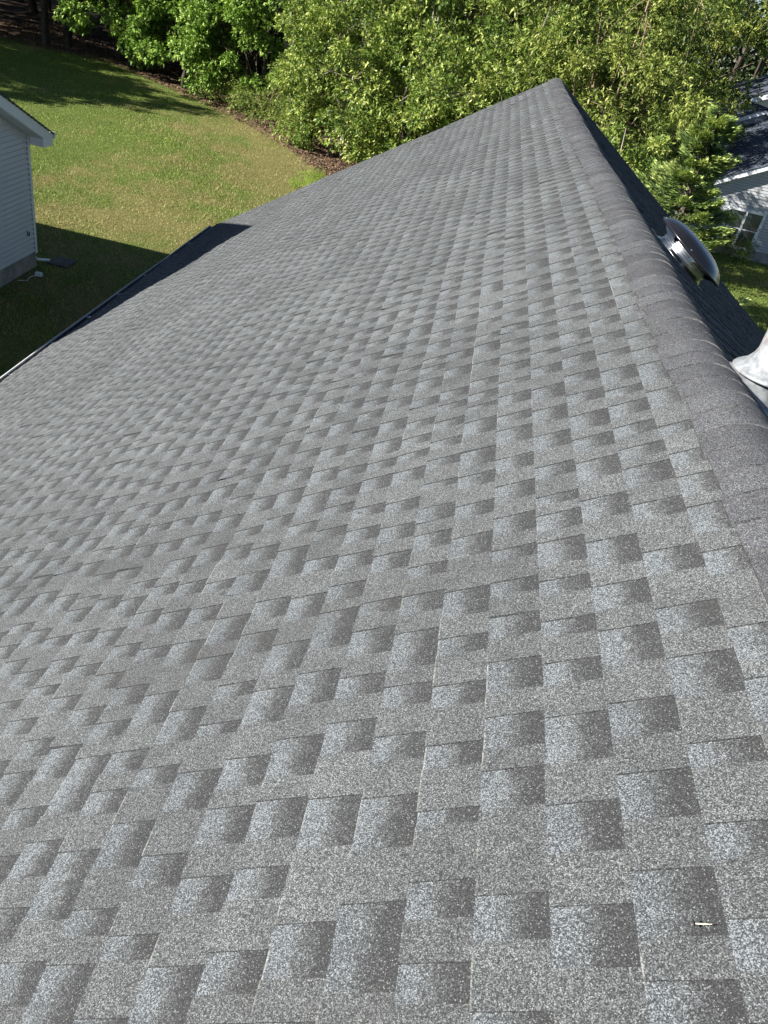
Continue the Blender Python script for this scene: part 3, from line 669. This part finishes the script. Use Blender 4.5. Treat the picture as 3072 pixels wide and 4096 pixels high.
# conifers
def conifer(key, seed, H, Rb, nb, lm, bm, L, W, per, curve, z0=.5):
    r = random.Random(seed); rs_ = np.random.RandomState(seed); mb = MB(); mb.tube([(0, 0, -.1), (.05, 0, H * .5), (0, .05, H)], [.16, .10, .015], 7)
    P_, D_ = [], []; TT = []
    for k in range(nb):
        q = (k + r.random()) / nb; z = z0 + (H - z0) * q; R_ = Rb * (1 - q) ** .75 * r.uniform(.55, 1.25) + .15; a = r.uniform(0, 2 * PI)
        dr = Vector((math.cos(a), math.sin(a), 0)); b = Vector((0, 0, z)); pts = [b + dr * R_ * u + Vector((0, 0, curve * R_ * (u * u) - .12 * R_ * u)) for u in (0, .25, .5, .75, 1)]
        mb.tube(pts, [.03, .024, .018, .012, .004], 4); bt = r.uniform(0, .3)
        for j in range(per):
            u = .2 + .8 * r.random() ** .7; i = min(int(u * 4), 3); f = u * 4 - i; p = pts[i].lerp(pts[i + 1], f); dd = (pts[i + 1] - pts[i]).normalized()
            spread = (.34 * R_ * (1.1 - u) + .05); sd = dr.cross(Vector((0, 0, 1))) * r.gauss(0, 1) * spread * .6
            P_.append(p + sd + Vector((0, 0, r.gauss(0, .04) - abs(sd.length) * .25))); D_.append(dd + sd * 1.3 / (spread + .01) * .35 + Vector((r.gauss(0, .22), r.gauss(0, .22), r.gauss(.05, .2)))); TT.append(.35 * u ** 2 + bt + .35 * r.random())
    p = np.array([tuple(v) for v in P_]); d = np.array([tuple(v) for v in D_]); d /= np.linalg.norm(d, axis=1, keepdims=True); n = len(p)
    s = np.cross(d, rs_.normal(0, .4, (n, 3)) + np.array([0, 0, 1.])); s /= np.linalg.norm(s, axis=1, keepdims=True); l = (L * rs_.uniform(.6, 1.3, n))[:, None]
    V = np.zeros((n, 4, 3)); V[:, 0] = p; V[:, 1] = p + d * l * .45 + s * W; V[:, 2] = p + d * l; V[:, 3] = p + d * l * .45 - s * W
    cm = np_mesh(key + '_crown', V.reshape(-1, 3), np.arange(n * 4).reshape(-1, 4), {'tone': np.repeat(np.clip(np.array(TT), 0, 1), 4)}); cm.materials.append(lm)
    tm = bpy.data.meshes.new(key + '_trunk'); tm.from_pydata(mb.v, [], mb.f); tm.materials.append(bm); KIND[key] = (cm, tm)
conifer('cypress', 201, 6.9, 2.5, 125, m_cyp, m_bark, .15, .022, 520, .30)
conifer('pine', 202, 12, 2.6, 150, m_pine, m_bark, .22, .010, 300, .25, 4.5)

# the wood's edge and the trees beyond the roof, each placed where it stands
plant('oak_tree', 'oak', -22.0, 51.0, 1.0, .4, 'bright green oak at the left end of the wood, its top out of the picture')
plant('oak_tree', 'oak', -17.6, 48.3, .92, 1.2, 'bright oak whose lowest boughs droop furthest onto the lawn')
plant('oak_tree', 'oak', -13.0, 46.3, .82, 2.1, 'smaller oak with bright lobed clusters left of the bare trunks, in front of the pines')
plant('broadleaf_tree', 'tallwood', -16.5, 54, 1.0, 1.0, 'tall dark broadleaf tree standing behind the two bright oaks')
plant('pine_tree', 'pine', -11.0, 50.5, 1.0, 0, 'dull green pine with hanging needles between the oak and the laurels')
plant('laurel_tree', 'laurel', -6.6, 39.0, .86, .3, 'glossy laurel with pale new tips at the lawn corner, leftmost of the laurels')
plant('laurel_tree', 'laurel', -6.2, 46.5, 1.25, 2.4, 'tall laurel rising behind the leftmost laurel, its pale limbs showing')
plant('laurel_tree', 'laurel', -2.6, 37.0, .95, 4.0, 'laurel with leaning pale branches just above the lower roof edge')
plant('willow_tree', 'willow', -1.2, 44.5, 1.25, 1.1, 'large olive green tree at the top centre with thin pale branches')
plant('laurel_tree', 'laurel', .6, 32.5, .86, 5.3, 'dense low laurel directly behind the roof peak on its left')
plant('willow_tree', 'willow', 3.0, 38.5, 1.15, 3.3, 'multi-stemmed tan-barked tree right behind the roof peak')
plant('willow_tree', 'willow', 3.9, 30.8, .88, .2, 'lower olive tree with fine twigs right of the roof peak')
plant('willow_tree', 'willow', 7.4, 45.5, 1.15, 5.0, 'olive tree overhanging the neighbouring dark roof at upper right')
plant('laurel_tree', 'laurel', 4.1, 24.5, .58, 1.7, 'lowest dark laurel between the roof and the cypress')
plant('cypress_tree', 'cypress', 5.2, 20.6, .92, .5, 'feathery yellow-green cypress in front of the beige house')
plant('broadleaf_tree', 'tallwood', 15.5, 66, 1.0, 2.0, 'dark shaded tree at the top right corner above the far roofs')
plant('shrub', 'spirea', -6.25, 31.4, .62, 0, 'small round chartreuse shrub peeping over the roof edge by the lawn', 'shrub', leafname='foliage', trunkname='stem')
plant('shrub', 'bush', -12.6, 44.8, 1.3, 1, 'low undergrowth shrub at the foot of the thin trunks left of centre', 'shrub', leafname='foliage', trunkname='stem')
plant('shrub', 'bush', -10.9, 43.4, 1.2, 3, 'undergrowth shrub at the foot of the thin dark trunks, nearer the laurels', 'shrub', leafname='foliage', trunkname='stem')
plant('shrub', 'bush', -15.3, 46.9, 1.2, 2, 'undergrowth shrub under the drooping oak bough at the lawn edge', 'shrub', leafname='foliage', trunkname='stem')
plant('shrub', 'bush', -9.0, 40.6, 1.1, 4, 'undergrowth shrub right beside the leftmost laurel at the lawn edge', 'shrub', leafname='foliage', trunkname='stem')
plant('shrub', 'bush', 12.3, 37.0, .75, 3, 'dark rounded shrub under the white framed window', 'shrub', leafname='foliage', trunkname='stem')

# slim bare trunks whose crowns merge overhead
bt = [(-12.2, 45.4, .12, 'slim grey trunk left of the group of thin trunks beside the oak'), (-10.9, 44.6, .11, 'slim pale trunk in the middle of the thin trunks beside the oak'),
      (-9.9, 42.9, .14, 'dark leaning trunk at the right of the thin trunks by the laurels'), (-23.8, 53.6, .26, 'dark thick trunk under the left oak at the edge of the lawn'),
      (-27.6, 51.6, .22, 'dark forked trunk, left of the pair at the top left corner'), (-26.9, 52.9, .20, 'dark trunk, right of the pair at the top left corner')]
for i, (x, y, rr, lab) in enumerate(bt):
    o = plant('broadleaf_tree', 'tallwood', x, y, .8 if rr < .3 else 1.05, i * 1.3, lab, sz=.95)
    mb = MB(); lean = .5 if i == 2 else rnd.uniform(-.25, .25); mb.tube([(0, 0, -.1), (lean * .4, .05, 2.5), (lean, .1, 6), (lean * 1.1, 0, 9)], [rr * 1.35, rr, rr * .85, rr * .5], 10)
    for c in list(o.children):
        if c.name.startswith('trunk'):
            r2 = random.Random(i)
            for _ in range(9):
                z = r2.uniform(3, 8.5); a = r2.uniform(0, 6.28); R_ = r2.uniform(1, 2.6); q = Vector((lean * z / 6, .08, z)); mb.tube([q, q + Vector((math.cos(a) * R_ * .5, math.sin(a) * R_ * .5, .5)), q + Vector((math.cos(a) * R_, math.sin(a) * R_, 1.3))], [.05, .035, .01], 5)
            me = bpy.data.meshes.new('trunk'); me.from_pydata(mb.v, [], mb.f); me.materials.append(m_bark if i != 1 else m_bark_pale); c.data = me
# trees to the left of the picture whose shadows cross the lawn
for i, (x, y, s) in enumerate([(-40, 34.6, 1), (-35, 37.2, .95), (-43.5, 37, 1.1), (-30.5, 36.2, .85), (-32, 33.0, .8), (-36.5, 37.5, .95), (-41, 41, 1.05), (-45, 46, 1.1), (-38, 47.5, 1.0), (-50, 52, 1.1), (-44, 33.5, .95), (-34, 55, 1.0), (-40, 58, 1.1), (-31, 62, 1.1), (-24, 60, 1.1), (-47, 62, 1.1), (-33, 48.5, .9), (-37, 53, 1), (-19, 58, 1), (-29, 57, 1), (-44, 55, 1.1), (-36, 66, 1.1), (-42, 70, 1.1)]):
    plant('broadleaf_tree', 'tallwood', x, y, s, i * 1.9, 'tall woodland tree beyond the left side of the lawn', group='woodland trees left of the lawn', sz=s * (.70 if y < 50 else 1))

# deep wood closing the view, one mass
def far_wood(seed):
    r = random.Random(seed); cs = []; sg = []
    for _ in range(1500):
        x = r.uniform(-75, 48); y = 76 + r.uniform(0, 16) ; z = r.uniform(1.2, 14) if x > -30 or r.random() < .5 else r.uniform(3, 14); cs.append((x, y, z)); sg.append(r.uniform(.8, 1.5))
    for _ in range(420):
        x = r.uniform(-16, 14); y = r.uniform(54, 70); cs.append((x, y, r.uniform(1.5, 11))); sg.append(r.uniform(.6, 1.2))
    for _ in range(600): cs.append((r.uniform(-72, -17), r.uniform(53, 77), r.uniform(6.8, 14))); sg.append(r.uniform(.8, 1.4))
    for _ in range(260): cs.append((r.uniform(-72, -38), r.uniform(40, 60), r.uniform(5, 13))); sg.append(r.uniform(.8, 1.4))
    V, F, Tn = leaves(cs, sg, 95, .42, .26, seed, .6, .2, ctr=(0, 90, 0)); return np_mesh('woodland', V, F, {'tone': Tn})
tag(link('woodland', far_wood(9), m_wood), 'dark mass of deep woodland filling the background behind the nearer trees', 'woodland', kind='stuff')
mb = MB(); r = random.Random(12)
for _ in range(70):
    x = r.uniform(-60, 40); y = r.uniform(58, 88); rr = r.uniform(.14, .34); mb.tube([(x, y, -.1), (x + r.uniform(-.4, .4), y, 6), (x + r.uniform(-.8, .8), y, 13)], [rr * 1.2, rr, rr * .5], 7)
tag(mb.build('woodland_trunks', m_bark), 'far dark trunks standing in the deep wood', 'woodland', kind='stuff')
